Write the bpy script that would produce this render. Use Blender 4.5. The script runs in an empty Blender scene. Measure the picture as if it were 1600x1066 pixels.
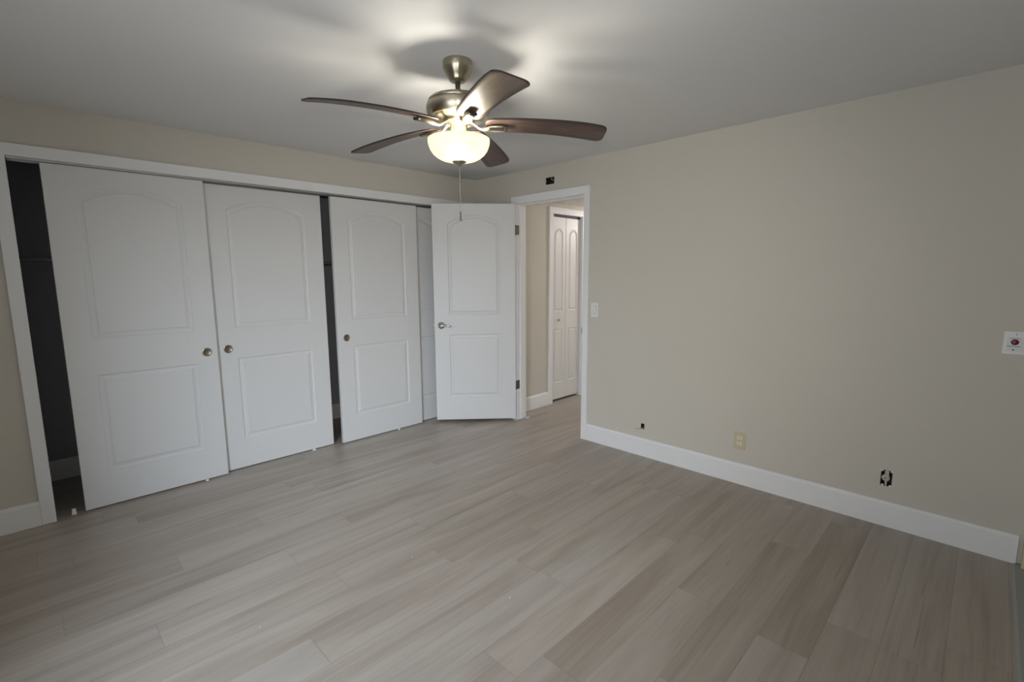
import bpy, bmesh, math, random
from mathutils import Vector, Matrix

random.seed(11)
sc = bpy.context.scene
COL = sc.collection
R = math.radians
PI = math.pi

# ------------------------------------------------------------------ camera
CAM = Vector((-3.28863811, -3.77407055, 1.41765277))
yaw, pit, rol = R(-45.1258791), R(-7.88554477), R(-0.32926)
fw = Vector((math.sin(-yaw) * math.cos(pit), math.cos(yaw) * math.cos(pit), math.sin(pit)))
rt = fw.cross(Vector((0, 0, 1))).normalized()
up = rt.cross(fw)
rt, up = rt * math.cos(rol) + up * math.sin(rol), up * math.cos(rol) - rt * math.sin(rol)
cd = bpy.data.cameras.new('camera')
cam = bpy.data.objects.new('camera', cd)
COL.objects.link(cam)
m = Matrix((rt, up, -fw)).transposed().to_4x4()
m.translation = CAM
cam.matrix_world = m
cd.sensor_fit = 'HORIZONTAL'
cd.sensor_width = 36
cd.lens = 36 * 751.62 / 1600
cd.clip_start = 0.02
sc.camera = cam

# ------------------------------------------------------------------ exposure, sky, daylight
vs = sc.view_settings
vs.view_transform = 'Standard'
vs.look = 'None'
vs.gamma = 1
vs.use_curve_mapping = False
vs.exposure = 0.04

SKY = 2.0
wd = bpy.data.worlds.new('sky')
sc.world = wd
wd.use_nodes = True
bg = wd.node_tree.nodes['Background']
bg.inputs[0].default_value = (0.74, 0.85, 1, 1)
bg.inputs[1].default_value = SKY


def area(name, loc, target, sx, sy, power, col):
    l = bpy.data.lights.new(name, 'AREA')
    l.shape = 'RECTANGLE'
    l.size, l.size_y = sx, sy
    l.energy = power
    l.color = col
    o = bpy.data.objects.new(name, l)
    COL.objects.link(o)
    o.location = loc
    o.rotation_euler = (Vector(target) - Vector(loc)).to_track_quat('-Z', 'Y').to_euler()
    return o


def point(name, loc, power, col, rad):
    l = bpy.data.lights.new(name, 'POINT')
    l.energy = power
    l.color = col
    l.shadow_soft_size = rad
    o = bpy.data.objects.new(name, l)
    COL.objects.link(o)
    o.location = loc
    return o


# daylight that comes in through the glass door in the left wall
LP = dict(near=15, oblique=40, high=320, hall=28, bulb=8.6, glow=0.6, flash=72)
area('daylight_near', (-4.30, -3.15, 1.15), (0, -3.15, 1.10), 1.4, 1.9, LP['near'], (1.0, 0.98, 0.95))
area('daylight_oblique', (-5.6, -4.7, 1.7), (0, -0.9, 1.0), 1.6, 1.8, LP['oblique'], (1.0, 0.985, 0.99))
area('daylight_high', (-5.5, -4.8, 2.7), (-2.5, -1.2, 0.0), 1.8, 1.2, LP['high'], (0.68, 0.82, 1.0))
# the photographer's flash, just above the lens, with a narrower cone than the wide lens
fl = bpy.data.lights.new('camera_flash', 'SPOT')
fl.energy = LP['flash']
fl.color = (1.0, 0.98, 0.94)
fl.spot_size = R(92)
fl.spot_blend = 1.0
fl.shadow_soft_size = 0.018
fo_ = bpy.data.objects.new('camera_flash', fl)
COL.objects.link(fo_)
fo_.location = CAM + up * 0.12 + rt * 0.005
fo_.rotation_euler = cam.matrix_world.to_euler()
# the hall's own ceiling lamp
point('hall_lamp_light', (2.1, -1.05, 2.02), LP['hall'], (1.0, 0.93, 0.90), 0.09)
# the two bulbs in the fan's glass bowl
FX, FY = -1.847, -2.009
for a in (45, 225):
    point('fan_bulb_light', (FX + 0.066 * math.cos(R(a)), FY + 0.066 * math.sin(R(a)), 1.966), LP['bulb'], (1.0, 0.95, 0.84), 0.036)


# ------------------------------------------------------------------ materials
def mat(name, col, rough=0.5, metal=0.0, spec=0.5, bump=None, var=None, **kw):
    mt = bpy.data.materials.new(name)
    mt.use_nodes = True
    nt = mt.node_tree
    b = nt.nodes['Principled BSDF']
    b.inputs['Base Color'].default_value = (*col, 1)
    b.inputs['Roughness'].default_value = rough
    b.inputs['Metallic'].default_value = metal
    b.inputs['Specular IOR Level'].default_value = spec
    tc = nt.nodes.new('ShaderNodeTexCoord')
    if bump:
        sc_, st, dist = bump
        n = nt.nodes.new('ShaderNodeTexNoise')
        n.inputs['Scale'].default_value = sc_
        n.inputs['Detail'].default_value = 3
        nt.links.new(tc.outputs['Object'], n.inputs['Vector'])
        bp = nt.nodes.new('ShaderNodeBump')
        bp.inputs['Strength'].default_value = st
        bp.inputs['Distance'].default_value = dist
        nt.links.new(n.outputs['Fac'], bp.inputs['Height'])
        nt.links.new(bp.outputs['Normal'], b.inputs['Normal'])
    if var:
        sc_, amt = var
        n = nt.nodes.new('ShaderNodeTexNoise')
        n.inputs['Scale'].default_value = sc_
        n.inputs['Detail'].default_value = 4
        nt.links.new(tc.outputs['Object'], n.inputs['Vector'])
        mr = nt.nodes.new('ShaderNodeMapRange')
        mr.inputs['From Min'].default_value = 0.3
        mr.inputs['From Max'].default_value = 0.7
        mr.inputs['To Min'].default_value = 1 - amt
        mr.inputs['To Max'].default_value = 1 + amt
        nt.links.new(n.outputs['Fac'], mr.inputs['Value'])
        hv = nt.nodes.new('ShaderNodeHueSaturation')
        hv.inputs['Color'].default_value = (*col, 1)
        nt.links.new(mr.outputs['Result'], hv.inputs['Value'])
        nt.links.new(hv.outputs['Color'], b.inputs['Base Color'])
    return mt


M = {}
M['wall'] = mat('greige_wall_paint', (0.640, 0.606, 0.530), 0.75, spec=0.25, bump=(420, 0.12, 0.002), var=(1.3, 0.012))
M['hall_wall'] = M['wall']
M['ceiling'] = mat('white_ceiling_paint', (0.735, 0.73, 0.72), 0.85, spec=0.2, bump=(300, 0.15, 0.002))
M['door'] = mat('white_door_paint', (0.745, 0.745, 0.735), 0.42, spec=0.4, bump=(260, 0.05, 0.001))
M['trim'] = mat('white_trim_paint', (0.86, 0.86, 0.86), 0.40, spec=0.4, var=(6, 0.01))
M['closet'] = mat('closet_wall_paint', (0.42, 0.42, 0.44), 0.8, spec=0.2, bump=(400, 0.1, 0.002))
M['nickel'] = mat('brushed_nickel', (0.46, 0.42, 0.33), 0.30, 1.0)
def spun(mt, amount):
    nt = mt.node_tree
    tg = nt.nodes.new('ShaderNodeTangent')
    tg.direction_type = 'RADIAL'
    tg.axis = 'Z'
    b = nt.nodes['Principled BSDF']
    b.inputs['Anisotropic'].default_value = amount
    b.inputs['Anisotropic Rotation'].default_value = 0.25
    nt.links.new(tg.outputs[0], b.inputs['Tangent'])


spun(M['nickel'], 0.7)
M['bronze'] = mat('antique_nickel_pull', (0.30, 0.25, 0.19), 0.38, 1.0)
M['chrome'] = mat('polished_nickel', (0.62, 0.60, 0.54), 0.16, 1.0)
M['steel'] = mat('dull_steel', (0.45, 0.45, 0.45), 0.4, 1.0)
M['alu'] = mat('aluminium_track', (0.55, 0.55, 0.54), 0.45, 1.0)
M['hinge'] = mat('aged_bronze_hinge', (0.20, 0.16, 0.125), 0.5, 0.85)
M['plastic'] = mat('white_plastic', (0.82, 0.82, 0.81), 0.35)
M['rod'] = mat('grey_rod', (0.42, 0.42, 0.43), 0.25, 0.35)
M['rocker_gap_shade'] = mat('switch_gap_shade_grey', (0.50, 0.50, 0.49), 0.5)  # shade of the groove round the switch rocker, put in as colour
M['ivory'] = mat('ivory_plastic', (0.62, 0.55, 0.36), 0.38)
M['cream'] = mat('cream_receptacle', (0.80, 0.76, 0.62), 0.35)
M['dark'] = mat('black_plastic', (0.012, 0.012, 0.013), 0.6)
M['dark_box'] = mat('dark_box_interior', (0.02, 0.02, 0.024), 0.7)
M['jack'] = mat('old_ivory_jack', (0.55, 0.49, 0.42), 0.5)
M['red'] = mat('dark_red_button', (0.17, 0.012, 0.03), 0.3)
M['print'] = mat('grey_print', (0.16, 0.19, 0.19), 0.7)
M['cable'] = mat('grey_cable', (0.36, 0.35, 0.34), 0.5)
M['creamtrim'] = mat('unpainted_cream_trim', (0.66, 0.58, 0.37), 0.5, var=(8, 0.03))
M['sill'] = mat('grey_threshold', (0.36, 0.37, 0.35), 0.5, 0.2)
M['crumb'] = mat('pale_plaster', (0.55, 0.53, 0.50), 0.9)


def make_glass():
    mt = bpy.data.materials.new('window_glass')
    mt.use_nodes = True
    nt = mt.node_tree
    nt.nodes.remove(nt.nodes['Principled BSDF'])
    t = nt.nodes.new('ShaderNodeBsdfTransparent')
    g = nt.nodes.new('ShaderNodeBsdfGlossy')
    g.inputs['Roughness'].default_value = 0.02
    mx = nt.nodes.new('ShaderNodeMixShader')
    mx.inputs[0].default_value = 0.06
    nt.links.new(t.outputs[0], mx.inputs[1])
    nt.links.new(g.outputs[0], mx.inputs[2])
    nt.links.new(mx.outputs[0], nt.nodes['Material Output'].inputs[0])
    return mt


M['glass'] = make_glass()


def make_bowl():
    mt = bpy.data.materials.new('frosted_lamp_glass')
    mt.use_nodes = True
    nt = mt.node_tree
    nt.nodes.remove(nt.nodes['Principled BSDF'])
    t = nt.nodes.new('ShaderNodeBsdfTranslucent')
    t.inputs['Color'].default_value = (0.42, 0.365, 0.235, 1)
    d = nt.nodes.new('ShaderNodeBsdfDiffuse')
    d.inputs['Color'].default_value = (0.60, 0.56, 0.45, 1)
    mx = nt.nodes.new('ShaderNodeMixShader')
    mx.inputs[0].default_value = 0.35
    e = nt.nodes.new('ShaderNodeEmission')
    e.inputs['Color'].default_value = (1.0, 0.90, 0.66, 1)
    e.inputs['Strength'].default_value = LP['glow']
    ad = nt.nodes.new('ShaderNodeAddShader')
    nt.links.new(t.outputs[0], mx.inputs[1])
    nt.links.new(d.outputs[0], mx.inputs[2])
    nt.links.new(mx.outputs[0], ad.inputs[0])
    nt.links.new(e.outputs[0], ad.inputs[1])
    nt.links.new(ad.outputs[0], nt.nodes['Material Output'].inputs[0])
    return mt


M['bowl'] = make_bowl()


def wood(name, axis_scale, ramp, rough, use_attr=None, bumpst=0.1):
    """long grain along local X; ramp = list of (pos, rgb)"""
    mt = bpy.data.materials.new(name)
    mt.use_nodes = True
    nt = mt.node_tree
    L = nt.links.new
    b = nt.nodes['Principled BSDF']
    b.inputs['Roughness'].default_value = rough
    tc = nt.nodes.new('ShaderNodeTexCoord')
    vec = tc.outputs['Object']
    at = None
    if use_attr:
        at = nt.nodes.new('ShaderNodeAttribute')
        at.attribute_name = use_attr
        sc3 = nt.nodes.new('ShaderNodeVectorMath')
        sc3.operation = 'SCALE'
        sc3.inputs['Scale'].default_value = 37.0
        L(at.outputs['Color'], sc3.inputs[0])
        ad = nt.nodes.new('ShaderNodeVectorMath')
        ad.operation = 'ADD'
        L(vec, ad.inputs[0])
        L(sc3.outputs[0], ad.inputs[1])
        vec = ad.outputs[0]

    def noise(scale, detail, rough_, dist=0.0):
        mp = nt.nodes.new('ShaderNodeMapping')
        mp.inputs['Scale'].default_value = scale
        L(vec, mp.inputs['Vector'])
        n = nt.nodes.new('ShaderNodeTexNoise')
        n.inputs['Scale'].default_value = 1
        n.inputs['Detail'].default_value = detail
        n.inputs['Roughness'].default_value = rough_
        n.inputs['Distortion'].default_value = dist
        L(mp.outputs[0], n.inputs['Vector'])
        return n.outputs['Fac']

    def math_(op, a, b_):
        k = nt.nodes.new('ShaderNodeMath')
        k.operation = op
        for i, v in enumerate((a, b_)):
            if isinstance(v, (int, float)):
                k.inputs[i].default_value = v
            else:
                L(v, k.inputs[i])
        return k.outputs[0]

    ax, ay = axis_scale
    broad = noise((0.75 * ax, 8 * ay, 1), 3, 0.55, 0.8)
    fine = noise((2.6 * ax, 120 * ay, 1), 4, 0.6, 0.2)
    streak = noise((0.7 * ax, 34 * ay, 1), 2, 0.5, 0.8)
    f = math_('ADD', math_('MULTIPLY', broad, 0.62), math_('MULTIPLY', fine, 0.20))
    f = math_('ADD', f, math_('MULTIPLY', streak, 0.18))
    if use_attr:
        sp = nt.nodes.new('ShaderNodeSeparateColor')
        L(at.outputs['Color'], sp.inputs[0])
        f = math_('ADD', f, math_('MULTIPLY', math_('SUBTRACT', sp.outputs[0], 0.5), 0.085))
    cr = nt.nodes.new('ShaderNodeValToRGB')
    els = cr.color_ramp.elements
    while len(els) > 1:
        els.remove(els[-1])
    for i, (p, c) in enumerate(ramp):
        e = els[0] if i == 0 else els.new(p)
        e.position = p
        e.color = (*c, 1)
    L(f, cr.inputs[0])
    colr = cr.outputs[0]
    if use_attr:
        # a few planks lean warmer than their neighbours
        mxc = nt.nodes.new('ShaderNodeMix')
        mxc.data_type = 'RGBA'
        mxc.blend_type = 'MULTIPLY'
        L(math_('MULTIPLY', sp.outputs[1], 0.5), mxc.inputs['Factor'])
        L(colr, mxc.inputs['A'])
        mxc.inputs['B'].default_value = (1.0, 0.955, 0.89, 1)
        colr = mxc.outputs['Result']
        # scattered thin dark mineral lines
        dk = noise((1.6, 95, 1), 1, 0.3, 1.0)
        mr = nt.nodes.new('ShaderNodeMapRange')
        mr.inputs['From Min'].default_value = 0.72
        mr.inputs['From Max'].default_value = 0.82
        mr.inputs['To Min'].default_value = 0.0
        mr.inputs['To Max'].default_value = 0.55
        L(dk, mr.inputs['Value'])
        mx2 = nt.nodes.new('ShaderNodeMix')
        mx2.data_type = 'RGBA'
        L(mr.outputs['Result'], mx2.inputs['Factor'])
        L(colr, mx2.inputs['A'])
        mx2.inputs['B'].default_value = (0.16, 0.13, 0.105, 1)
        colr = mx2.outputs['Result']
    L(colr, b.inputs['Base Color'])
    bp = nt.nodes.new('ShaderNodeBump')
    bp.inputs['Strength'].default_value = bumpst
    bp.inputs['Distance'].default_value = 0.001
    L(fine, bp.inputs['Height'])
    L(bp.outputs['Normal'], b.inputs['Normal'])
    return mt


M['floor'] = wood('greige_oak_plank', (1, 1),
                  [(0.30, (0.296, 0.248, 0.205)), (0.44, (0.362, 0.315, 0.269)), (0.56, (0.416, 0.371, 0.323)), (0.72, (0.484, 0.441, 0.395))],
                  0.40, 'plank', 0.12)
M['seam'] = mat('plank_seam', (0.24, 0.21, 0.185), 0.7)
M['blade'] = wood('dark_walnut_blade', (3, 1.6),
                  [(0.32, (0.034, 0.019, 0.014)), (0.5, (0.088, 0.054, 0.041)), (0.68, (0.160, 0.106, 0.083))], 0.42, None, 0.05)
M['blade_edge'] = mat('black_blade_edge', (0.018, 0.013, 0.011), 0.5)


# ------------------------------------------------------------------ mesh builder
class MB:
    def __init__(s):
        s.v, s.f, s.mi, s.sm = [], [], [], []

    def poly(s, pts, mi=0, smooth=False):
        b = len(s.v)
        s.v += [tuple(p) for p in pts]
        s.f.append(tuple(range(b, b + len(pts))))
        s.mi.append(mi)
        s.sm.append(smooth)

    def box(s, a, b, mi=0, bev=0.0):
        x0, x1 = sorted((a[0], b[0]))
        y0, y1 = sorted((a[1], b[1]))
        z0, z1 = sorted((a[2], b[2]))
        if bev <= 0:
            p = [(x, y, z) for z in (z0, z1) for y in (y0, y1) for x in (x0, x1)]
            n = len(s.v)
            s.v += p
            for q in ((0, 2, 3, 1), (4, 5, 7, 6), (0, 1, 5, 4), (2, 6, 7, 3), (0, 4, 6, 2), (1, 3, 7, 5)):
                s.f.append(tuple(n + i for i in q))
                s.mi.append(mi)
                s.sm.append(False)
            return
        bm = bmesh.new()
        bmesh.ops.create_cube(bm, size=1)
        for v in bm.verts:
            v.co = Vector(((x0 + x1) / 2 + v.co.x * (x1 - x0), (y0 + y1) / 2 + v.co.y * (y1 - y0), (z0 + z1) / 2 + v.co.z * (z1 - z0)))
        bmesh.ops.bevel(bm, geom=list(bm.edges), offset=bev, segments=2, profile=0.5, affect='EDGES')
        s.add_bm(bm, mi)
        bm.free()

    def add_bm(s, bm, mi=0, smooth=False):
        n = len(s.v)
        bm.verts.index_update()
        s.v += [tuple(v.co) for v in bm.verts]
        for f in bm.faces:
            s.f.append(tuple(n + v.index for v in f.verts))
            s.mi.append(mi)
            s.sm.append(smooth)

    def grid(s, rows, close_u=False, close_v=False, mi=0, smooth=True):
        """rows: list of equal-length point lists"""
        n = len(s.v)
        w = len(rows[0])
        for r_ in rows:
            s.v += [tuple(p) for p in r_]
        for i in range(len(rows) - (0 if close_v else 1)):
            for j in range(w - (0 if close_u else 1)):
                i2, j2 = (i + 1) % len(rows), (j + 1) % w
                s.f.append((n + i * w + j, n + i * w + j2, n + i2 * w + j2, n + i2 * w + j))
                s.mi.append(mi)
                s.sm.append(smooth)

    def lathe(s, prof, c=(0, 0, 0), seg=48, mi=0, axis='Z', cap0=True, cap1=True):
        rows = []
        for r_, h in prof:
            row = []
            for k in range(seg):
                a = 2 * PI * k / seg
                p = (r_ * math.cos(a), r_ * math.sin(a), h)
                if axis == 'Y':
                    p = (p[0], p[2], p[1])
                elif axis == 'X':
                    p = (p[2], p[0], p[1])
                row.append((p[0] + c[0], p[1] + c[1], p[2] + c[2]))
            rows.append(row)
        s.grid(rows, close_u=True, mi=mi)
        if cap0 and prof[0][0] > 1e-5:
            s.poly(rows[0][::-1], mi)
        if cap1 and prof[-1][0] > 1e-5:
            s.poly(rows[-1], mi)

    def tube(s, pts, rad, seg=12, mi=0):
        pts = [Vector(p) for p in pts]
        rads = rad if isinstance(rad, (list, tuple)) else [rad] * len(pts)
        rows = []
        ref = Vector((0, 0, 1))
        d0 = (pts[1] - pts[0]).normalized()
        if abs(d0.dot(ref)) > 0.9:
            ref = Vector((1, 0, 0))
        for i, p in enumerate(pts):
            d = (pts[min(i + 1, len(pts) - 1)] - pts[max(i - 1, 0)]).normalized()
            u = d.cross(ref).normalized()
            w = u.cross(d)
            rows.append([p + (u * math.cos(2 * PI * k / seg) + w * math.sin(2 * PI * k / seg)) * rads[i] for k in range(seg)])
        s.grid(rows, close_u=True, mi=mi)
        s.poly(rows[0][::-1], mi)
        s.poly(rows[-1], mi)

    def build(s, name, mats, parent=None, recalc=True):
        me = bpy.data.meshes.new(name)
        me.from_pydata(s.v, [], s.f)
        if not isinstance(mats, (list, tuple)):
            mats = [mats]
        for k in mats:
            me.materials.append(k)
        for p, mi, sm in zip(me.polygons, s.mi, s.sm):
            p.material_index = mi
            p.use_smooth = sm
        bm = bmesh.new()
        bm.from_mesh(me)
        bmesh.ops.remove_doubles(bm, verts=bm.verts, dist=1e-6)
        if recalc:
            bmesh.ops.recalc_face_normals(bm, faces=bm.faces)
        bm.to_mesh(me)
        bm.free()
        o = bpy.data.objects.new(name, me)
        COL.objects.link(o)
        if parent:
            o.parent = parent
        return o


def empty(name, loc, rz=0.0):
    o = bpy.data.objects.new(name, None)
    o.empty_display_size = 0.1
    COL.objects.link(o)
    o.location = loc
    o.rotation_euler = (0, 0, rz)
    return o


def tag(o, label=None, cat=None, group=None, kind=None):
    for k, v in (('label', label), ('category', cat), ('group', group), ('kind', kind)):
        if v:
            o[k] = v
    return o


def struct(mb, name, m_, label, cat):
    return tag(mb.build(name, m_), label, cat, None, 'structure')


def wall_with_holes(mb, axis, p0, p1, u0, u1, z0, z1, holes):
    """slab between p0,p1 on `axis` ('X' or 'Y'), spanning u (the other axis) and z, with rectangular through holes"""
    us = sorted({u0, u1, *[h[0] for h in holes], *[h[1] for h in holes]})
    zs = sorted({z0, z1, *[h[2] for h in holes], *[h[3] for h in holes]})

    def P(p, u, z):
        return (p, u, z) if axis == 'X' else (u, p, z)

    def solid(i, j):
        if i < 0 or j < 0 or i >= len(us) - 1 or j >= len(zs) - 1:
            return False
        uc, zc = (us[i] + us[i + 1]) / 2, (zs[j] + zs[j + 1]) / 2
        return not any(h[0] < uc < h[1] and h[2] < zc < h[3] for h in holes)

    for i in range(len(us) - 1):
        for j in range(len(zs) - 1):
            if not solid(i, j):
                continue
            a, b, c, d = us[i], us[i + 1], zs[j], zs[j + 1]
            for p in (p0, p1):
                mb.poly([P(p, a, c), P(p, b, c), P(p, b, d), P(p, a, d)])
            if not solid(i - 1, j):
                mb.poly([P(p0, a, c), P(p1, a, c), P(p1, a, d), P(p0, a, d)])
            if not solid(i + 1, j):
                mb.poly([P(p0, b, c), P(p1, b, c), P(p1, b, d), P(p0, b, d)])
            if not solid(i, j - 1):
                mb.poly([P(p0, a, c), P(p1, a, c), P(p1, b, c), P(p0, b, c)])
            if not solid(i, j + 1):
                mb.poly([P(p0, a, d), P(p1, a, d), P(p1, b, d), P(p0, b, d)])


# ------------------------------------------------------------------ room shell
H = 2.348          # ceiling
XL, YF = -3.96, -4.02   # left wall, wall behind the camera
YC = 0.785         # back of the closet
HH = 2.16          # hall ceiling
OX0, OX1, OZ = -3.296, -0.10, 2.061        # closet opening
DY0, DY1, DZ = -1.347, -0.570, 2.060       # bedroom doorway (clear)
HY = -0.42         # hall wall with the bifold door
BX0, BX1, BZ = 0.695, 1.205, 2.050         # bifold opening

# floor: one plank per polygon, long side along X, staggered
W_, L_ = 0.178, 1.22
known = {0: -2.884, 1: -3.318, 2: -2.472, 3: -3.05, 4: -2.382, 5: -3.15, 6: -2.635, 7: -1.695, 8: -2.9, 9: -2.2, 10: -0.84, 11: -2.55, 12: -0.62, 13: -1.385, 14: -1.112, 15: -1.135, 16: -0.953, 17: -0.6}
fx0, fx1, fy0, fy1 = XL - 0.1, 3.3, YF - 0.1, YC + 0.1
me = MB()
pc = []
r0 = int(math.floor((-0.925 - fy1) / W_))
r1 = int(math.ceil((-0.925 - fy0) / W_))
for r_ in range(r0, r1 + 1):
    yt = min(-0.925 - r_ * W_, fy1)
    yb = max(-0.925 - (r_ + 1) * W_, fy0)
    if yt - yb < 0.01:
        continue
    off = known.get(r_, random.uniform(-3, -1))
    k0 = int(math.floor((fx0 - off) / L_))
    k = k0
    while off + k * L_ < fx1:
        xa, xb = max(off + k * L_, fx0), min(off + (k + 1) * L_, fx1)
        k += 1
        if xb - xa < 0.01:
            continue
        g = 0.0005
        me.poly([(xa + g, yb + g, 0), (xb - g, yb + g, 0), (xb - g, yt - g, 0), (xa + g, yt - g, 0)])
        pc.append((random.random(), random.random(), random.random()))
np_ = len(me.f)
me.box((fx0, fy0, -0.10), (fx1, fy1, -0.0012), 1)
fo = me.build('floor', [M['floor'], M['seam']], recalc=False)
ca = fo.data.color_attributes.new('plank', 'FLOAT_COLOR', 'CORNER')
for p in fo.data.polygons:
    c = pc[p.index] if p.index < np_ else (0.5, 0.5, 0.5)
    for li in p.loop_indices:
        ca.data[li].color = (*c, 1)
tag(fo, 'light greige wood plank floor running through room and hall', 'floor', None, 'structure')

mb = MB()
mb.box((XL - 0.1, YF - 0.1, H), (0.11, YC + 0.1, H + 0.1))
struct(mb, 'ceiling', M['ceiling'], 'plain white ceiling the fan hangs from', 'ceiling')
mb = MB()
mb.box((0.11, -1.85, HH), (3.3, YC + 0.1, HH + 0.1))
struct(mb, 'ceiling_hall', M['ceiling'], 'low white hall ceiling seen through the doorway', 'ceiling')

mb = MB()
wall_with_holes(mb, 'Y', 0, 0.115, XL - 0.1, 0, 0, H, [(OX0 - 0.018, OX1 + 0.018, 0, OZ + 0.018)])
struct(mb, 'wall_back', M['wall'], 'greige wall above and left of the sliding closet doors', 'wall')
mb = MB()
box_holes = {'top': (-1.022, -0.927, 2.188, 2.247), 'cable': (-1.949, -1.919, 0.216, 0.259), 'jack': (-3.475, -3.424, 0.230, 0.322)}
wall_with_holes(mb, 'X', 0, 0.11, YF - 0.1, YC + 0.1, 0, H, [(DY0 - 0.018, DY1 + 0.018, 0, DZ + 0.018), *box_holes.values()])
struct(mb, 'wall_right', M['wall'], 'long bare greige wall with the doorway at its far end', 'wall')
mb = MB()
mb.box((XL - 0.1, YF - 0.1, 0), (0, YF, H))
struct(mb, 'wall_front', M['wall'], 'greige wall behind the camera', 'wall')
mb = MB()
WL = (-3.86, -2.44, 0.06, 2.10)     # window in the left wall: y0,y1,z0,z1
wall_with_holes(mb, 'X', XL - 0.1, XL, YF - 0.1, YC + 0.1, 0, H, [WL])
struct(mb, 'wall_left', M['wall'], 'greige side wall left of the camera', 'wall')
mb = MB()
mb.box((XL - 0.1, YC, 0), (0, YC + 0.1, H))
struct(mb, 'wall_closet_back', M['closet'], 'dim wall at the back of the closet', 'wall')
mb = MB()
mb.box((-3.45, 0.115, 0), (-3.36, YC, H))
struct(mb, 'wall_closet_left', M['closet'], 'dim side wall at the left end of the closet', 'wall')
mb = MB()
wall_with_holes(mb, 'Y', HY, HY + 0.1, 0.11, 3.3, 0, HH, [(BX0 - 0.015, BX1 + 0.015, 0, BZ + 0.015)])
struct(mb, 'wall_hall_back', M['wall'], 'beige hall wall around the bifold door', 'wall')
mb = MB()
mb.box((0.11, -1.80, 0), (3.3, -1.70, HH))
struct(mb, 'wall_hall_front', M['wall'], 'beige hall wall opposite the bifold door', 'wall')
mb = MB()
mb.box((3.2, -1.70, 0), (3.3, YC + 0.1, HH))
struct(mb, 'wall_hall_right', M['wall'], 'beige wall at the far end of the hall', 'wall')
mb = MB()
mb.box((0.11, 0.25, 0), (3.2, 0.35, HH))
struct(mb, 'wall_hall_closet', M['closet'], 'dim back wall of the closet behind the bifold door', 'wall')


# glass door (outside the picture; the daylight comes through it)
def window(name, axis, p, u0, u1, z0, z1, label):
    root = empty(name, (0, 0, 0))
    tag(root, label, 'window', None, 'structure')

    def P(a, u, z):
        return (a, u, z) if axis == 'X' else (u, a, z)
    f = MB()
    t = 0.05
    for (a, b, c, d) in ((u0, u0 + t, z0, z1), (u1 - t, u1, z0, z1), (u0 + t, u1 - t, z0, z0 + t), (u0 + t, u1 - t, z1 - t, z1),
                         (u0 + t, u1 - t, (z0 + z1) / 2 - 0.02, (z0 + z1) / 2 + 0.02)):
        f.box(P(p - 0.03, a, c), P(p + 0.03, b, d))
    f.build('window_frame', M['trim'], root)
    g = MB()
    g.box(P(p - 0.003, u0 + t, z0 + t), P(p + 0.003, u1 - t, (z0 + z1) / 2 - 0.02))
    g.build('pane', M['glass'], root)
    g = MB()
    g.box(P(p - 0.003, u0 + t, (z0 + z1) / 2 + 0.02), P(p + 0.003, u1 - t, z1 - t))
    g.build('pane', M['glass'], root)


window('window_1', 'X', XL - 0.06, *WL, 'white framed glass door in the left wall')

# ------------------------------------------------------------------ baseboards, casings
BH, BT = 0.1426, 0.014
bprof = [(0.0, 0.0), (BT, 0.0), (BT, 0.127), (0.0095, 0.1325), (0.0085, 0.1395), (0.006, BH), (0.0, BH)]


def baseboard(name, a, b, n, label):
    """from a to b (x,y) along a wall; n = unit vector into the room"""
    mb = MB()
    A = [(a[0] + n[0] * d, a[1] + n[1] * d, z) for d, z in bprof]
    B = [(b[0] + n[0] * d, b[1] + n[1] * d, z) for d, z in bprof]
    for i in range(len(bprof)):
        j = (i + 1) % len(bprof)
        mb.poly([A[i], A[j], B[j], B[i]])
    mb.poly(A)
    mb.poly(B[::-1])
    return struct(mb, name, M['trim'], label, 'baseboard')


baseboard('baseboard_right', (0, -3.977), (0, -1.4045), (-1, 0), 'white baseboard along the long right wall')
baseboard('baseboard_corner', (0, -0.5125), (0, -0.018), (-1, 0), 'short white baseboard behind the open door')
baseboard('baseboard_back', (XL, 0), (-3.358, 0), (0, -1), 'short white baseboard left of the closet casing')
baseboard('baseboard_closet', (-3.36, YC), (0, YC), (0, -1), 'white baseboard on the closet back wall')
baseboard('baseboard_hall', (0.175, HY), (BX0 - 0.063, HY), (0, -1), 'white baseboard in the hall left of bifold door')
baseboard('baseboard_hall_end', (BX1 + 0.063, HY), (3.2, HY), (0, -1), 'white baseboard in the hall right of bifold door')
baseboard('baseboard_left', (XL, -2.40), (XL, -BT), (1, 0), 'white baseboard along the left side wall')


# closet casing: left leg, head, right leg + jamb liner
mb = MB()
cw, ct = 0.062, 0.018
mb.box((OX0 - cw, -ct, 0), (OX0, 0, OZ), bev=0.003)
mb.box((OX1, -ct, 0), (OX1 + 0.06, 0, OZ), bev=0.003)
mb.box((OX0 - cw, -ct, OZ - 0.003), (OX1 + 0.06, 0, OZ + 0.062), bev=0.003)
mb.box((OX0 - 0.018, 0, 0), (OX0, 0.115, OZ))
mb.box((OX1, 0, 0), (OX1 + 0.018, 0.115, OZ))
mb.box((OX0 - 0.018, 0, OZ), (OX1 + 0.018, 0.115, OZ + 0.018))
struct(mb, 'trim_1', M['trim'], 'white casing framing the wide closet opening', 'trim')

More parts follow.
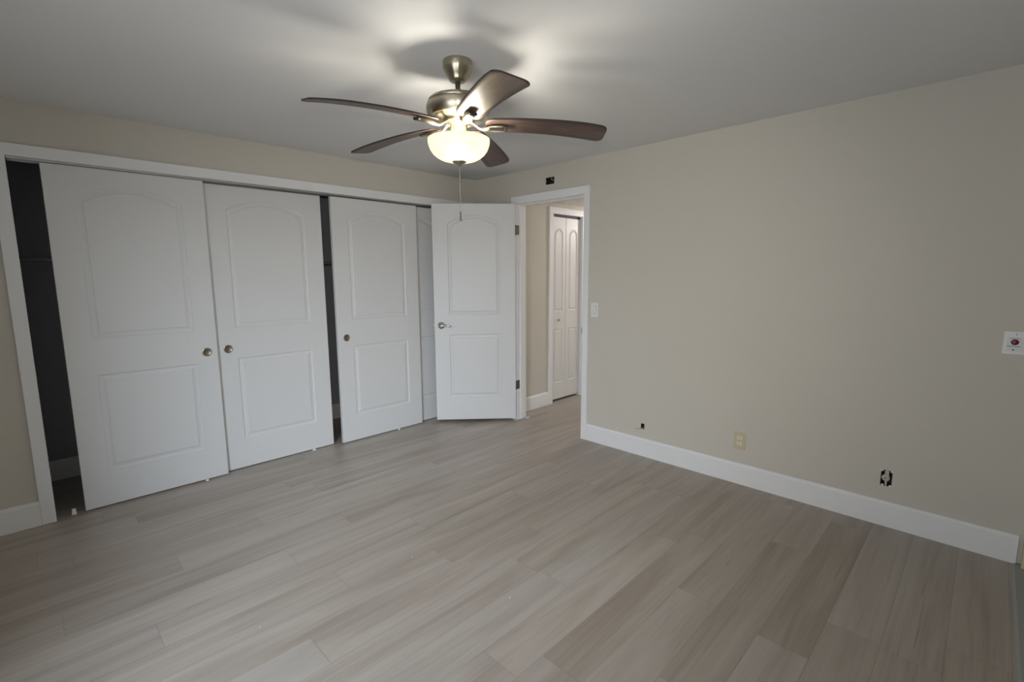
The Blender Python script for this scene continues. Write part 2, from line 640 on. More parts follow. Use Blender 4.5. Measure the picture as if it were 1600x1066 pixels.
# bedroom doorway: jambs, stops, casing on both faces
root = empty('trim_2', (0, DY0, 0))
tag(root, 'white casing and jamb framing the doorway to the hall', 'trim', None, 'structure')
mb = MB()
y0, y1 = -DY0 + DY0, DY1 - DY0
cw2 = 0.0565
for (xa, xb) in ((-0.018, 0.0), (0.11, 0.128)):
    mb.box((xa, y0 - cw2, 0), (xb, y0 - 0.003, DZ + 0.003), bev=0.003)
    mb.box((xa, y1 + 0.003, 0), (xb, y1 + cw2, DZ + 0.003), bev=0.003)
    mb.box((xa, y0 - cw2, DZ + 0.003), (xb, y1 + cw2, DZ + 0.068), bev=0.003)
mb.build('casing', M['trim'], root)
mb = MB()
mb.box((0, y0 - 0.018, 0), (0.11, y0, DZ + 0.018))
mb.box((0, y1, 0), (0.11, y1 + 0.018, DZ + 0.018))
mb.box((0, y0, DZ), (0.11, y1, DZ + 0.018))
mb.box((0.040, y0, 0), (0.075, y0 + 0.011, DZ), bev=0.002)
mb.box((0.040, y1 - 0.011, 0), (0.075, y1, DZ), bev=0.002)
mb.box((0.040, y0 + 0.011, DZ - 0.011), (0.075, y1 - 0.011, DZ), bev=0.002)
mb.build('jamb', M['trim'], root)
mb = MB()
mb.box((-0.0005, y0 + 0.0003, 0.915), (0.035, y0 + 0.002, 0.975), bev=0.0006)
mb.box((-0.0215, y0 - 0.004, 0.918), (-0.0005, y0 + 0.003, 0.972), bev=0.001)
mb.build('strike_plate', M['steel'], root)

# hall bifold casing
mb = MB()
cw3 = 0.062
mb.box((BX0 - cw3, HY - 0.018, 0), (BX0, HY, BZ), bev=0.003)
mb.box((BX1, HY - 0.018, 0), (BX1 + cw3, HY, BZ), bev=0.003)
mb.box((BX0 - cw3, HY - 0.018, BZ), (BX1 + cw3, HY, BZ + 0.066), bev=0.003)
mb.box((BX0 - 0.015, HY, 0), (BX0, HY + 0.1, BZ))
mb.box((BX1, HY, 0), (BX1 + 0.015, HY + 0.1, BZ))
mb.box((BX0 - 0.015, HY, BZ), (BX1 + 0.015, HY + 0.1, BZ + 0.015))
struct(mb, 'trim_3', M['trim'], 'white casing around the bifold door in the hall', 'trim')
mb = MB()
mb.box((0.14, HY - 0.012, HH - 0.016), (3.2, HY, HH), bev=0.002)
struct(mb, 'trim_6', M['wall'], 'thin bead where hall wall meets its ceiling', 'trim')

# right front corner: cream trim board and grey threshold along the wall behind the camera
mb = MB()
mb.box((-0.060, YF, 0.005), (-0.003, YF + 0.026, 0.150), bev=0.002)
struct(mb, 'trim_4', M['creamtrim'], 'short cream trim block in the near right corner', 'trim')
mb = MB()
mb.poly([(-0.02, YF, 0), (-0.02, YF + 0.058, 0), (-0.02, YF + 0.048, 0.006), (-0.02, YF, 0.006)])
mb.poly([(-2.2, YF, 0), (-2.2, YF + 0.058, 0), (-2.2, YF + 0.048, 0.006), (-2.2, YF, 0.006)])
mb.poly([(-0.02, YF + 0.058, 0), (-2.2, YF + 0.058, 0), (-2.2, YF + 0.048, 0.006), (-0.02, YF + 0.048, 0.006)])
mb.poly([(-0.02, YF + 0.048, 0.006), (-2.2, YF + 0.048, 0.006), (-2.2, YF, 0.006), (-0.02, YF, 0.006)])
mb.poly([(-0.02, YF, 0), (-2.2, YF, 0), (-2.2, YF, 0.006), (-0.02, YF, 0.006)])
struct(mb, 'trim_5', M['sill'], 'grey threshold strip on the floor at the near right corner', 'trim')


# ------------------------------------------------------------------ doors
def door_mesh(W, Ht, T, panels, N=20, both=False, ch=0.0022, arch=1.0, ms=1.0):
    """front face at y=0 looking to -y; panels = (x0, x1, zb, zs, za), all with one x range, bottom to top"""
    mb = MB()
    prof = [(0.0, 0.0), (0.003, 0.0045), (0.008, 0.0075), (0.013, 0.0078), (0.020, 0.0064), (0.027, 0.0052), (0.029, 0.0048), (0.034, 0.0012), (0.036, 0.0008)]

    def face(fy):
        x0, x1 = panels[0][0], panels[0][1]
        P = lambda x, d, z: (x, fy(d), z)

        def top(p, d, t):
            return p[3] - d + (p[4] - p[3]) * (1 - (2 * t - 1) ** 2) ** arch
        ts = [i / N for i in range(N + 1)]
        mb.poly([P(ch, 0, ch), P(x0, 0, ch), P(x0, 0, Ht - ch), P(ch, 0, Ht - ch)])
        mb.poly([P(x1, 0, ch), P(W - ch, 0, ch), P(W - ch, 0, Ht - ch), P(x1, 0, Ht - ch)])
        for i in range(N):
            xa, xb = x0 + (x1 - x0) * ts[i], x0 + (x1 - x0) * ts[i + 1]
            za = zb = ch
            for p in panels:
                mb.poly([P(xa, 0, za), P(xb, 0, zb), P(xb, 0, p[2]), P(xa, 0, p[2])])
                za, zb = top(p, 0, ts[i]), top(p, 0, ts[i + 1])
            mb.poly([P(xa, 0, za), P(xb, 0, zb), P(xb, 0, Ht - ch), P(xa, 0, Ht - ch)])
        for p in panels:
            rows = []
            for d, y in prof:
                d *= ms
                a, b = x0 + d, x1 - d
                rows.append([P(a + (b - a) * t, y, top(p, d, t)) for t in ts] + [P(a + (b - a) * t, y, p[2] + d) for t in ts[::-1]])
            mb.grid(rows, close_u=True, smooth=False)
            last = rows[-1]
            n = N + 1
            for i in range(N):
                mb.poly([last[i], last[i + 1], last[2 * n - 2 - i], last[2 * n - 1 - i]])
    face(lambda d: d)
    if both:
        face(lambda d: T - d)
    else:
        mb.poly([(ch, T, ch), (W - ch, T, ch), (W - ch, T, Ht - ch), (ch, T, Ht - ch)])
    rings = []
    for (i, y) in ((ch, 0), (0, ch), (0, T - ch), (ch, T)):
        rings.append([(i, y, i), (W - i, y, i), (W - i, y, Ht - i), (i, y, Ht - i)])
    mb.grid(rings, close_u=True, smooth=False)
    return mb


def pull(parent, x, z, label=None):
    p = MB()
    p.lathe([(0.0, -0.0012), (0.021, -0.0012), (0.0235, -0.0030), (0.0255, -0.0045), (0.0285, -0.0040), (0.030, -0.0015), (0.030, 0.0005)], seg=40, axis='Y')
    # inner disc darker than the rim
    o = p.build('finger_pull', [M['bronze'], M['chrome']], parent)
    for f in o.data.polygons:
        c = f.center
        f.material_index = 1 if math.hypot(c.x, c.z) > 0.0245 else 0
    o.location = (x, 0, z)
    return o


def closet_door(name, x0, W, y, zb, zt, label, pull_x=None):
    root = empty(name, (x0, y, zb))
    tag(root, label, 'door', None, 'structure')
    mg = W * 0.166
    door_mesh(W, zt - zb, 0.034, [(mg, W - mg, 0.222, 0.822, 0.822), (mg, W - mg, 1.045, 1.872, 1.945)]).build('door_panel', M['door'], root)
    if pull_x is not None:
        pull(root, pull_x - x0, 0.901 - zb)
    return root


closet_door('door_1', -3.166, 0.777, 0.012, 0.006, 2.046, 'leftmost white sliding closet door, its pull near its right edge', -2.454)
closet_door('door_2', -2.388, 0.808, 0.058, 0.006, 2.040, 'white sliding closet door second from left, pull near its left edge', -2.312)
closet_door('door_3', -1.516, 0.802, 0.012, 0.006, 2.040, 'third white sliding closet door, right of the dark gap', -1.441)
closet_door('door_4', -1.125, 0.802, 0.058, 0.006, 2.040, 'white sliding closet door mostly hidden behind third door and open door')

# bedroom door leaf, standing open
s_ = 0.9923
A = (CAM.x + s_ * (-0.0208 - CAM.x), CAM.y + s_ * (-0.5696 - CAM.y))
B = (CAM.x + s_ * (-0.5887 - CAM.x), CAM.y + s_ * (-0.0510 - CAM.y))
LW = math.hypot(B[0] - A[0], B[1] - A[1])
ang = math.atan2(A[1] - B[1], A[0] - B[0])      # local x runs from the free edge B to the hinge edge A
root = empty('door_5', (B[0], B[1], 0.028), ang)
tag(root, 'white two-panel door standing open in front of the closet corner', 'door', None, 'structure')
LH = 2.033
leaf = door_mesh(LW, LH, 0.035, [(0.138, LW - 0.142, 0.225, 0.830, 0.830), (0.138, LW - 0.142, 1.016, 1.858, 1.932)], both=True)
leaf.build('door_panel', M['door'], root)
hx, hz = LW - 0.700, 0.917


def lever(side):
    sg = -1 if side == 'front' else 1
    y0_ = 0.0 if side == 'front' else 0.035
    h = MB()
    Y = lambda d: y0_ + sg * d
    h.lathe([(0.0335, Y(0.0)), (0.0335, Y(0.004)), (0.030, Y(0.009)), (0.020, Y(0.012)), (0.0125, Y(0.014)), (0.0115, Y(0.036)), (0.0, Y(0.037))], (hx, 0, hz), 32, axis='Y')
    pts = [(hx - 0.010, Y(0.046), hz), (hx + 0.004, Y(0.047), hz), (hx + 0.025, Y(0.047), hz + 0.003), (hx + 0.050, Y(0.044), hz + 0.002),
           (hx + 0.075, Y(0.043), hz - 0.004), (hx + 0.095, Y(0.045), hz - 0.006), (hx + 0.100, Y(0.045), hz - 0.006)]
    h.tube(pts, [0.009, 0.012, 0.010, 0.0085, 0.008, 0.007, 0.003], 12)
    h.lathe([(0.013, Y(0.033)), (0.0135, Y(0.05)), (0.010, Y(0.056)), (0.0, Y(0.058))], (hx, 0, hz), 24, axis='Y')
    return h.build('lever_handle', M['chrome'], root)


lever('front')
lever('back')
l_ = MB()
l_.box((-0.0015, 0.006, hz - 0.028), (0.0008, 0.029, hz + 0.028), bev=0.0004)
l_.box((-0.010, 0.011, hz - 0.009), (0.0, 0.024, hz + 0.009), bev=0.002)
l_.build('latch', M['steel'], root)
inv = Matrix.Translation((B[0], B[1], 0.028)) @ Matrix.Rotation(ang, 4, 'Z')
inv = inv.inverted()
for zc in (1.828, 0.352):
    h = MB()
    h.box((-0.014, DY1 - 0.0026, zc - 0.043), (0.030, DY1 - 0.0004, zc + 0.043), bev=0.0008)
    h.tube([(-0.021, DY1 - 0.006, zc - 0.045), (-0.021, DY1 - 0.006, zc + 0.045)], 0.0055, 12)
    o = h.build('hinge', M['hinge'])
    o.parent = root
    o.matrix_parent_inverse = Matrix.Identity(4)
    o.matrix_local = inv

# bifold in the hall: two narrow leaves
root = empty('door_6', (BX0, HY + 0.018, 0.024))
tag(root, 'narrow white bifold door closed in the hall beyond the doorway', 'door', None, 'structure')
bw = (BX1 - BX0 - 0.010) / 2
for k in range(2):
    d = door_mesh(bw - 0.002, 2.0, 0.030, [(0.052, bw - 0.054, 0.19, 0.79, 0.79), (0.052, bw - 0.054, 0.99, 1.822, 1.878)], N=18, arch=0.55, ms=0.7)
    o = d.build('leaf', M['door'], root)
    o.location = (0.003 + k * (bw + 0.002), 0, 0)
k_ = MB()
k_.lathe([(0.0, -0.030), (0.008, -0.029), (0.013, -0.024), (0.0135, -0.018), (0.006, -0.012), (0.006, -0.002), (0.011, 0.0)], (0.12, 0, 0.895), 24, axis='Y')
k_.build('knob', M['steel'], root)
t_ = MB()
t_.box((0.002, 0.004, 2.002), (BX1 - BX0 - 0.002, 0.03, 2.024))
t_.build('bifold_track', M['dark'], root)

# ------------------------------------------------------------------ closet hardware
mb = MB()
mb.box((OX0 + 0.004, 0.003, OZ - 0.0125), (OX1, 0.006, OZ - 0.0005))
mb.box((OX0 + 0.004, 0.003, OZ - 0.003), (OX1, 0.100, OZ - 0.0005))
mb.box((OX0 + 0.004, 0.0505, OZ - 0.010), (OX1, 0.053, OZ - 0.003))
mb.box((OX0 + 0.004, 0.097, OZ - 0.0125), (OX1, 0.100, OZ - 0.0005))
tag(mb.build('sliding_door_track', M['alu']), 'slim aluminium track under the closet header', 'track')

root = empty('closet_rod', (-3.36, 0.39, 1.525))
tag(root, 'metal clothes rod running across the dark closet', 'closet rod')
mb = MB()
mb.tube([(0.004, 0, 0), (3.356, 0, 0)], 0.0135, 20)
mb.build('rod', M['rod'], root)
for x in (0.0, 3.36):
    mb = MB()
    sg = 1 if x == 0 else -1
    mb.lathe([(0.034, x), (0.034, x + sg * 0.004), (0.019, x + sg * 0.006), (0.019, x + sg * 0.022), (0.014, x + sg * 0.022)], seg=28, axis='X')
    mb.build('rod_flange', M['alu'], root)

for (x, y, hgt, w, lab) in (
        (-3.218, 0.030, 0.036, 0.022, 'white plastic floor guide standing in the open left closet gap'),
        (-2.527, 0.001, 0.010, 0.020, 'white plastic floor guide under the leftmost sliding door'),
        (-1.754, 0.046, 0.013, 0.026, 'white plastic floor guide under the second sliding door'),
        (-0.984, 0.001, 0.011, 0.018, 'white plastic floor guide under the third sliding door')):
    mb = MB()
    mb.box((-w / 2, -0.010, 0), (w / 2, 0.0095, hgt * 0.35), bev=0.0012)
    mb.box((-w * 0.42, -0.008, hgt * 0.30), (w * 0.42, 0.004, hgt), bev=0.0015)
    o = mb.build('door_guide', M['plastic'])
    o.location = (x, y, 0)
    tag(o, lab, 'door guide')

# ------------------------------------------------------------------ ceiling fan
fan = empty('ceiling_fan', (FX, FY, H))
tag(fan, 'five-blade ceiling fan with walnut blades, nickel motor and lit glass bowl', 'ceiling fan')


def zz(z):
    return z - H


mb = MB()
mb.lathe([(0.0635, 0.0), (0.0645, -0.004), (0.0645, zz(2.318)), (0.062, zz(2.311)), (0.048, zz(2.287)), (0.040, zz(2.279)), (0.039, zz(2.272)), (0.034, zz(2.265)), (0.020, zz(2.2625)), (0.0, zz(2.2625))], seg=56)
mb.lathe([(0.006, -0.0005), (0.006, 0.0005)], (-0.048, -0.043, zz(2.3335)), 16)
mb.build('canopy', M['nickel'], fan)
mb = MB()
mb.lathe([(0.0115, zz(2.28)), (0.0115, zz(2.215)), (0.019, zz(2.213)), (0.021, zz(2.198)), (0.023, zz(2.190))], seg=28)
mb.build('downrod', M['nickel'], fan)
mb = MB()
mb.lathe([(0.0, zz(2.1935)), (0.105, zz(2.1925)), (0.122, zz(2.189)), (0.1315, zz(2.182)), (0.1345, zz(2.175)), (0.1345, zz(2.1735)), (0.1325, zz(2.1725)),
          (0.1325, zz(2.1705)), (0.1365, zz(2.169)), (0.1405, zz(2.158)), (0.1415, zz(2.146)), (0.1395, zz(2.131)), (0.1335, zz(2.119)), (0.126, zz(2.1115)),
          (0.124, zz(2.110)), (0.122, zz(2.1115)), (0.119, zz(2.109)), (0.108, zz(2.1025)), (0.098, zz(2.1005)), (0.0, zz(2.1005))], seg=72)
mb.build('motor_housing', M['nickel'], fan)
mb = MB()
mb.lathe([(0.070, zz(2.1005)), (0.070, zz(2.088)), (0.045, zz(2.086)), (0.038, zz(2.084)), (0.0375, zz(2.052)), (0.034, zz(2.050)), (0.030, zz(2.034)), (0.0, zz(2.034))], seg=44)
mb.build('switch_housing', M['nickel'], fan)
# three-armed fitter that carries the bowl
mb = MB()
for k in range(3):
    a = R(100 + 120 * k)
    mb.tube([(0.03 * math.cos(a), 0.03 * math.sin(a), zz(2.040)), (0.09 * math.cos(a), 0.09 * math.sin(a), zz(2.030)), (0.1355 * math.cos(a), 0.1355 * math.sin(a), zz(2.0165))], 0.003, 8)
mb.tube([(0, 0, zz(2.04)), (0, 0, zz(1.915))], 0.004, 10)
mb.build('light_fitter', M['nickel'], fan)
mb = MB()
outer = [(0.1385, 2.0195), (0.1385, 2.012), (0.1375, 2.002), (0.134, 1.988), (0.127, 1.972), (0.116, 1.957), (0.101, 1.944), (0.082, 1.934), (0.058, 1.927), (0.030, 1.9235), (0.006, 1.923)]
inner = [(0.006, 1.9265), (0.030, 1.927), (0.057, 1.9305), (0.080, 1.9375), (0.098, 1.947), (0.1125, 1.9595), (0.123, 1.974), (0.130, 1.990), (0.1335, 2.003), (0.1345, 2.012), (0.1345, 2.0195)]
mb.lathe([(r_, zz(z)) for r_, z in outer + inner] + [(0.1385, zz(2.0195))], seg=72, cap0=False, cap1=False)
mb.build('glass_bowl', M['bowl'], fan)
mb = MB()
mb.lathe([(0.031, zz(1.9275)), (0.0325, zz(1.924)), (0.031, zz(1.921)), (0.024, zz(1.916)), (0.013, zz(1.912)), (0.0095, zz(1.909)), (0.008, zz(1.905)), (0.0045, zz(1.902)), (0.0, zz(1.901))], seg=36)
mb.build('finial', M['nickel'], fan)
mb = MB()
zc = 1.899
mb.tube([(0.0, 0, zz(1.902)), (0.0012, 0, zz(1.80)), (0.0018, 0, zz(1.705))], 0.0008, 6)
while zc > 1.703:
    mb.lathe([(0.0, -0.0018), (0.0013, -0.0012), (0.0018, 0), (0.0013, 0.0012), (0.0, 0.0018)], (0.0018 * (1.902 - zc) / 0.197, 0, zz(zc)), 8)
    zc -= 0.0042
ch_ = mb.build('pull_chain', M['chrome'], fan)
mb = MB()
mb.lathe([(0.0, zz(1.706)), (0.0022, zz(1.705)), (0.0032, zz(1.699)), (0.0036, zz(1.683)), (0.0042, zz(1.668)), (0.0036, zz(1.663)), (0.0, zz(1.6615))], (0.0018, 0, 0), 16)
mb.build('chain_fob', M['hinge'], ch_)

# blades: arched, pitched, on curved irons
ZB = [(0.10, 2.080), (0.28, 2.081), (0.40, 2.076), (0.53, 2.066), (0.62, 2.054), (0.68, 2.043)]


def zblade(r_):
    for (a, za), (b, zb_) in zip(ZB, ZB[1:]):
        if r_ <= b:
            t = (r_ - a) / (b - a)
            return za + (zb_ - za) * t
    return ZB[-1][1]


def zsm(r_):
    return sum(zblade(r_ + d) for d in (-0.05, -0.025, 0, 0.025, 0.05)) / 5


PITCH = R(11)
r_in, r_out = 0.118, 0.664


def half_width(r_):
    t = (r_ - r_in) / (r_out - r_in)
    return 0.054 + 0.0145 * min(1, t * 1.25)


NS = 34
outl = []          # upper outline (s = +1) samples: (r, half width)
rad_in, rad_out = 0.042, 0.034
for i in range(NS + 1):
    u = i / NS
    r_ = r_in + (r_out - r_in) * (0.5 - 0.5 * math.cos(PI * u))
    w = half_width(r_)
    if r_ < r_in + rad_in:
        q = (r_in + rad_in - r_) / rad_in
        w = w - rad_in * (1 - math.sqrt(max(0, 1 - q * q)))
    if r_ > r_out - rad_out:
        q = (r_ - (r_out - rad_out)) / rad_out
        w = w - rad_out * (1 - math.sqrt(max(0, 1 - q * q)))
    outl.append((r_, w))
TH = 0.0055


def blade_mesh():
    mb = MB()
    NW = 8
    for side in (0, 1):
        rows = []
        for r_, w in outl:
            row = []
            for j in range(NW + 1):
                y = -w + 2 * w * j / NW
                # tip slightly skewed, as on the photographed fan
                z = zsm(r_) - 0.0 + (-y) * math.tan(PITCH)
                row.append((r_, y, zz(z) + (TH if side else 0)))
            rows.append(row)
        mb.grid(rows, smooth=True)
        if side == 0:
            low = rows
        else:
            hi = rows
    loop = lambda rr: [r_[0] for r_ in rr] + [p for p in rr[-1][1:]] + [r_[-1] for r_ in rr[-2::-1]] + [p for p in rr[0][-2:0:-1]]
    a, b = loop(low), loop(hi)
    mb.grid([a, b], close_u=True, mi=1, smooth=False)
    return mb


def iron_mesh():
    """arm from the motor, dipping, then a padded block under the blade root"""
    mb = MB()
    path = [(0.050, 2.0885, 0.018, 0.003), (0.064, 2.087, 0.016, 0.0035), (0.078, 2.077, 0.0125, 0.004), (0.092, 2.067, 0.011, 0.0045), (0.106, 2.0625, 0.0125, 0.005),
            (0.124, 2.0630, 0.019, 0.006), (0.142, 2.0665, 0.0235, 0.0065), (0.168, 2.0675, 0.0235, 0.0075), (0.196, 2.0675, 0.0215, 0.008), (0.212, 2.068, 0.0195, 0.0075)]
    rows = []
    for r_, z, w, t in path:
        k = min(1, max(0, (r_ - 0.06) / 0.07))
        pz = lambda y: z - y * math.tan(PITCH) * k
        rows.append([(r_, -w, zz(pz(-w) + t * 0.4)), (r_, -w * 0.75, zz(pz(-w * 0.75) - t * 0.7)), (r_, 0, zz(pz(0) - t)), (r_, w * 0.75, zz(pz(w * 0.75) - t * 0.7)),
                     (r_, w, zz(pz(w) + t * 0.4)), (r_, w * 0.7, zz(pz(w * 0.7) + t)), (r_, -w * 0.7, zz(pz(-w * 0.7) + t))])
    mb.grid(rows, close_u=True, smooth=True)
    mb.poly(rows[0][::-1])
    mb.poly(rows[-1])
    return mb


def pad_mesh():
    mb = MB()
    a = [(0.2115, 2.0675), (0.2165, 2.0685)]
    rows = []
    for (r_, z) in a:
        w = 0.0205
        rows.append([(r_, y, zz(z - y * math.tan(PITCH) + dz)) for y, dz in ((-w, 0.001), (-w * 0.8, -0.0045), (0, -0.0055), (w * 0.8, -0.0045), (w, 0.001), (w * 0.8, 0.0065), (-w * 0.8, 0.0065))])
    mb.grid(rows, close_u=True, smooth=False)
    mb.poly(rows[0][::-1])
    mb.poly(rows[1])
    return mb


protos = None
for k in range(5):
    az = R(30.48 + 72 * k)
    if protos is None:
        b_ = blade_mesh().build('blade', [M['blade'], M['blade_edge']], fan)
        i_ = iron_mesh().build('blade_iron', M['nickel'], b_)
        p_ = pad_mesh().build('iron_end', M['blade_edge'], b_)
        protos = (b_, i_, p_)
    else:
        b_ = protos[0].copy()
        COL.objects.link(b_)
        b_.parent = fan
        for q in protos[1:]:
            c = q.copy()
            COL.objects.link(c)
            c.parent = b_
    b_.rotation_euler = (0, 0, az)

# ------------------------------------------------------------------ hall lamp (out of the picture, lights the hall)
hl = empty('hall_ceiling_light', (2.1, -1.05, HH))
tag(hl, 'round flush ceiling light in the hall, out of view', 'ceiling light')
mb = MB()
mb.lathe([(0.15, 0), (0.15, -0.02), (0.14, -0.024), (0.0, -0.024)], seg=40)
mb.build('light_base', M['plastic'], hl)


# ------------------------------------------------------------------ things on the right wall
def wall_thing(name, y, z, label, cat):
    """local x = along the wall to the right as seen (world -y), local y = into the wall (+x), local z = up"""
    o = empty(name, (0, y, z), R(-90))
    return tag(o, label, cat)


# rocker switch
o = wall_thing('light_switch', -1.4655, 1.124, 'white rocker light switch on the wall beside the doorway', 'light switch')
mb = MB()
mb.box((-0.0355, -0.006, -0.0585), (0.0355, 0, 0.0585), bev=0.0022)
mb.build('wall_plate', M['plastic'], o)
mb = MB()
mb.box((-0.0185, -0.0072, -0.0345), (0.0185, -0.005, 0.0345), bev=0.0008)
mb.build('rocker_gap_shade', M['rocker_gap_shade'], o)  # grey frame paints the shaded gap between plate and rocker
mb = MB()
mb.poly([(-0.0155, -0.0075, -0.031), (0.0155, -0.0075, -0.031), (0.0155, -0.0105, 0.031), (-0.0155, -0.0105, 0.031)])
mb.poly([(-0.0155, -0.006, -0.031), (0.0155, -0.006, -0.031), (0.0155, -0.0075, -0.031), (-0.0155, -0.0075, -0.031)])
mb.poly([(-0.0155, -0.006, 0.031), (0.0155, -0.006, 0.031), (0.0155, -0.0105, 0.031), (-0.0155, -0.0105, 0.031)])
mb.poly([(-0.0155, -0.006, -0.031), (-0.0155, -0.0075, -0.031), (-0.0155, -0.0105, 0.031), (-0.0155, -0.006, 0.031)])
mb.poly([(0.0155, -0.006, -0.031), (0.0155, -0.0075, -0.031), (0.0155, -0.0105, 0.031), (0.0155, -0.006, 0.031)])
mb.build('rocker', M['plastic'], o)

# duplex outlet
o = wall_thing('wall_outlet', -2.6605, 0.299, 'ivory duplex outlet low on the long wall', 'outlet')
mb = MB()
mb.box((-0.0365, -0.006, -0.060), (0.0365, 0, 0.060), bev=0.0022)
mb.build('wall_plate', M['ivory'], o)
for s in (-1, 1):
    mb = MB()
    zc = s * 0.0195
    pts = []
    for k in range(40):
        a = 2 * PI * k / 40
        pts.append((0.0172 * math.cos(a), max(-0.0125, min(0.0125, 0.0172 * math.sin(a)))))
    f_ = [(x, -0.0083, zc + z) for x, z in pts]
    g_ = [(x, -0.0055, zc + z) for x, z in pts]
    mb.poly(f_)
    mb.grid([f_, g_], close_u=True, smooth=False)
    rc = mb.build('receptacle', M['cream'], o)
    mb = MB()
    for dx, hh in ((-0.0062, 0.0040), (0.0062, 0.0033)):
        mb.box((dx - 0.0011, -0.0086, zc + 0.003 - hh), (dx + 0.0011, -0.0080, zc + 0.003 + hh))
    mb.lathe([(0.0024, -0.0086), (0.0024, -0.0080)], (0, 0, zc - 0.0075), 12, axis='Y')
    mb.build('slots', M['dark'], rc)
mb = MB()
mb.lathe([(0.0, -0.0078), (0.0025, -0.0076), (0.0033, -0.0066), (0.0033, -0.0055)], seg=16, axis='Y')
mb.build('screw', M['steel'], o)


def open_box(parent, w, h, d, m_, lip=0.0):
    """five-sided box, open to the room; outer size w x h, set into the wall"""
    mb = MB()
    t = 0.0015
    x, z = w / 2 - 0.0004, h / 2 - 0.0004
    mb.box((-x, 0.001, -z), (-x + t, d, z))
    mb.box((x - t, 0.001, -z), (x, d, z))
    mb.box((-x, 0.001, -z), (x, d, -z + t))
    mb.box((-x, 0.001, z - t), (x, d, z))
    mb.box((-x, d - t, -z), (x, d, z))
    return mb.build('box_body', m_, parent)


# open box over the door casing
y0_, y1_, z0_, z1_ = box_holes['top']
o = wall_thing('junction_box', (y0_ + y1_) / 2, (z0_ + z1_) / 2, 'open dark electrical box in the wall above the doorway', 'junction box')
open_box(o, y1_ - y0_, z1_ - z0_, 0.055, M['dark_box'])
mb = MB()
mb.tube([(0.004, 0.05, 0.006), (0.008, 0.03, 0.010), (0.016, 0.012, 0.007), (0.013, 0.002, 0.013), (0.022, -0.002, 0.020)], 0.0028, 8)
mb.build('wire', M['plastic'], o)
for sx in (-1, 1):
    mb = MB()
    mb.box((sx * 0.0455 - 0.006, -0.0005, -0.008), (sx * 0.0455 + 0.006, 0.003, 0.008), bev=0.0004)
    mb.build('mounting_ear', M['steel'], o)

# cable hole
y0_, y1_, z0_, z1_ = box_holes['cable']
o = wall_thing('cable_hole', (y0_ + y1_) / 2, (z0_ + z1_) / 2, 'small square cable hole near the baseboard beside the doorway', 'cable hole')
open_box(o, y1_ - y0_, z1_ - z0_, 0.06, M['dark_box'])
mb = MB()
mb.tube([(0.002, 0.05, -0.004), (0.0, 0.01, -0.012), (-0.008, -0.008, -0.0195), (-0.028, -0.018, -0.022), (-0.050, -0.022, -0.0265)], 0.0024, 10)
mb.build('cable_stub', M['cable'], o)

# open box with an old round jack
y0_, y1_, z0_, z1_ = box_holes['jack']
o = wall_thing('wall_jack', (y0_ + y1_) / 2, (z0_ + z1_) / 2, 'uncovered wall box with a round ivory jack, near the right corner', 'wall jack')
open_box(o, y1_ - y0_, z1_ - z0_, 0.05, M['dark_box'])
for (sx, sz) in ((-1, 1), (1, 1), (-0.7, -1), (0.9, -1)):
    mb = MB()
    mb.box((sx * 0.0215 - 0.0055, -0.0012, sz * 0.0415 - 0.0045), (sx * 0.0215 + 0.0055, 0.002, sz * 0.0415 + 0.0045), bev=0.0005)
    mb.build('mounting_ear', M['plastic'], o)
mb = MB()
mb.box((-0.009, 0.004, 0.010), (0.010, 0.009, 0.044), bev=0.001)
mb.build('strap', M['jack'], o)
mb = MB()
mb.box((-0.006, 0.004, -0.044), (0.004, 0.009, -0.012), bev=0.001)
mb.build('strap', M['jack'], o)
mb = MB()
mb.lathe([(0.0, -0.0045), (0.006, -0.0045), (0.015, -0.002), (0.0185, 0.001), (0.0195, 0.005), (0.0195, 0.014), (0.0, 0.014)], (-0.003, 0, 0.0), 36, axis='Y')
jk = mb.build('jack_disc', M['jack'], o)
mb = MB()
mb.lathe([(0.0, -0.0052), (0.0035, -0.0052), (0.0038, -0.004)], (-0.004, 0, 0.002), 16, axis='Y')
mb.build('port', M['dark'], jk)

# call button plate
o = wall_thing('call_button', -3.870, 1.0815, 'white call plate with a dark red push button high above the wall jack', 'call button')
mb = MB()
mb.box((-0.0375, -0.005, -0.0545), (0.0375, 0, 0.0545), bev=0.0018)
mb.build('wall_plate', M['plastic'], o)
mb = MB()
mb.box((-0.0245, -0.0062, -0.040), (0.0375, -0.0048, 0.026), bev=0.0005)
mb.build('face_label', M['door'], o)
mb = MB()
mb.lathe([(0.0135, -0.006), (0.0135, -0.0085), (0.0125, -0.0092)], (0.002, 0, 0.0035), 32, axis='Y', cap0=False, cap1=False)
mb.lathe([(0.0125, -0.0088), (0.0115, -0.0105), (0.006, -0.012), (0.0, -0.0122)], (0.002, 0, 0.0035), 32, axis='Y')
mb.build('push_button', M['red'], o)
rnd = random.Random(3)
for (xa, xb, zc, hh) in ((-0.0155, 0.0175, 0.0213, 0.0013), (-0.0235, 0.020, -0.0165, 0.0018)):
    mb = MB()
    x = xa
    while x < xb:
        w = rnd.uniform(0.0020, 0.0032)
        mb.box((x, -0.0065, zc - hh), (x + w, -0.0060, zc + hh))
        x += w + 0.0009
    mb.build('lettering', M['print'], o)
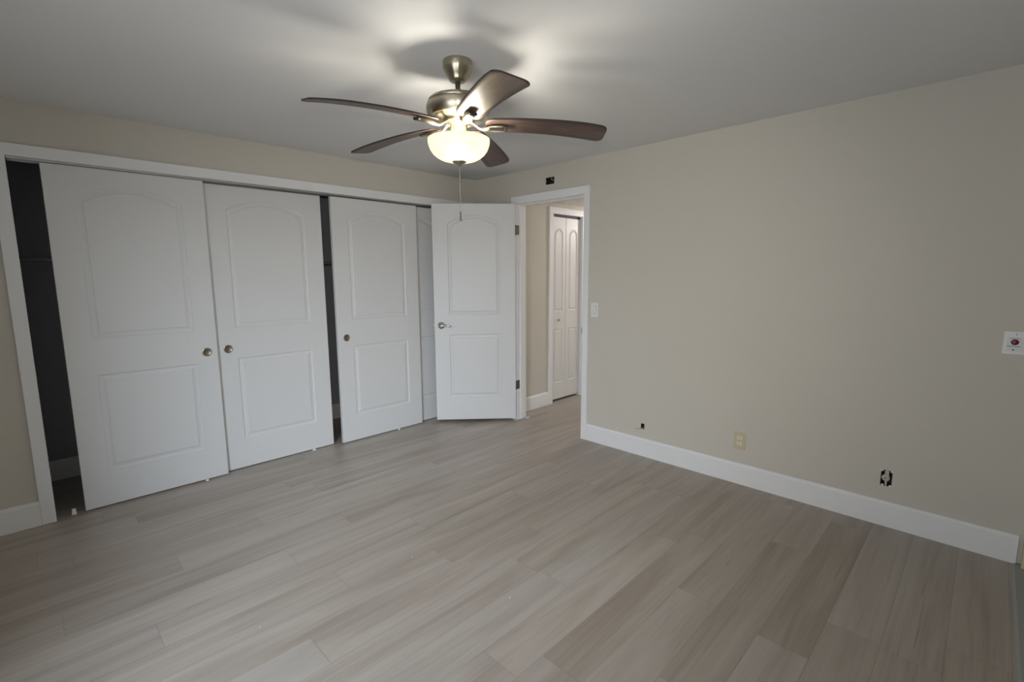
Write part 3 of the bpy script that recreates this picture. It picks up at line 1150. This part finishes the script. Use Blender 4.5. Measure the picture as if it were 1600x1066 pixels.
for zc, mm in ((0.0405, 'chrome'), (-0.0335, 'dark')):
    mb = MB()
    mb.lathe([(0.0, -0.0078), (0.0022, -0.0076), (0.0032, -0.0062), (0.0034, -0.0048)], (0.004 if zc > 0 else -0.001, 0, zc), 16, axis='Y')
    mb.build('screw', M[mm], o)

# ------------------------------------------------------------------ small bits on the floor
for i, (x, y, s, lab) in enumerate(((-1.918, -2.388, 0.0055, 'pale plaster crumb on the floor nearest the camera, right of centre'),
                                    (-2.045, -1.813, 0.0045, 'pale plaster crumb on the middle of the floor below the fan'),
                                    (-2.755, -1.789, 0.0045, 'pale plaster crumb on the floor at lower left'),
                                    (-1.893, -2.069, 0.0038, 'small plaster crumb on the floor left of the nearest one'))):
    bm = bmesh.new()
    bmesh.ops.create_icosphere(bm, subdivisions=2, radius=s * 0.8)
    rr = random.Random(i)
    for v in bm.verts:
        v.co *= 0.75 + 0.45 * rr.random()
        v.co.z = max(v.co.z * 0.7, -s * 0.5) + s * 0.5
    mb = MB()
    mb.add_bm(bm)
    bm.free()
    o = mb.build('plaster_crumb', M['crumb'])
    o.location = (x, y, 0.0002)
    tag(o, lab, 'plaster crumb')
mb = MB()
mb.poly([(-0.022, -0.012, 0), (0.022, -0.012, 0), (0.022, 0.012, 0), (-0.022, 0.012, 0)])
mb.poly([(-0.022, -0.012, 0.008), (0.022, -0.012, 0.003), (0.022, 0.012, 0.003), (-0.022, 0.012, 0.008)])
mb.poly([(-0.022, -0.012, 0), (0.022, -0.012, 0), (0.022, -0.012, 0.003), (-0.022, -0.012, 0.008)])
mb.poly([(-0.022, 0.012, 0), (0.022, 0.012, 0), (0.022, 0.012, 0.003), (-0.022, 0.012, 0.008)])
mb.poly([(-0.022, -0.012, 0), (-0.022, 0.012, 0), (-0.022, 0.012, 0.008), (-0.022, -0.012, 0.008)])
mb.poly([(0.022, -0.012, 0), (0.022, 0.012, 0), (0.022, 0.012, 0.003), (0.022, -0.012, 0.003)])
o = mb.build('wood_shim', M['trim'])
o.location = (0.118, -0.600, 0)
tag(o, 'small white shim on the floor at the foot of the door jamb', 'shim')
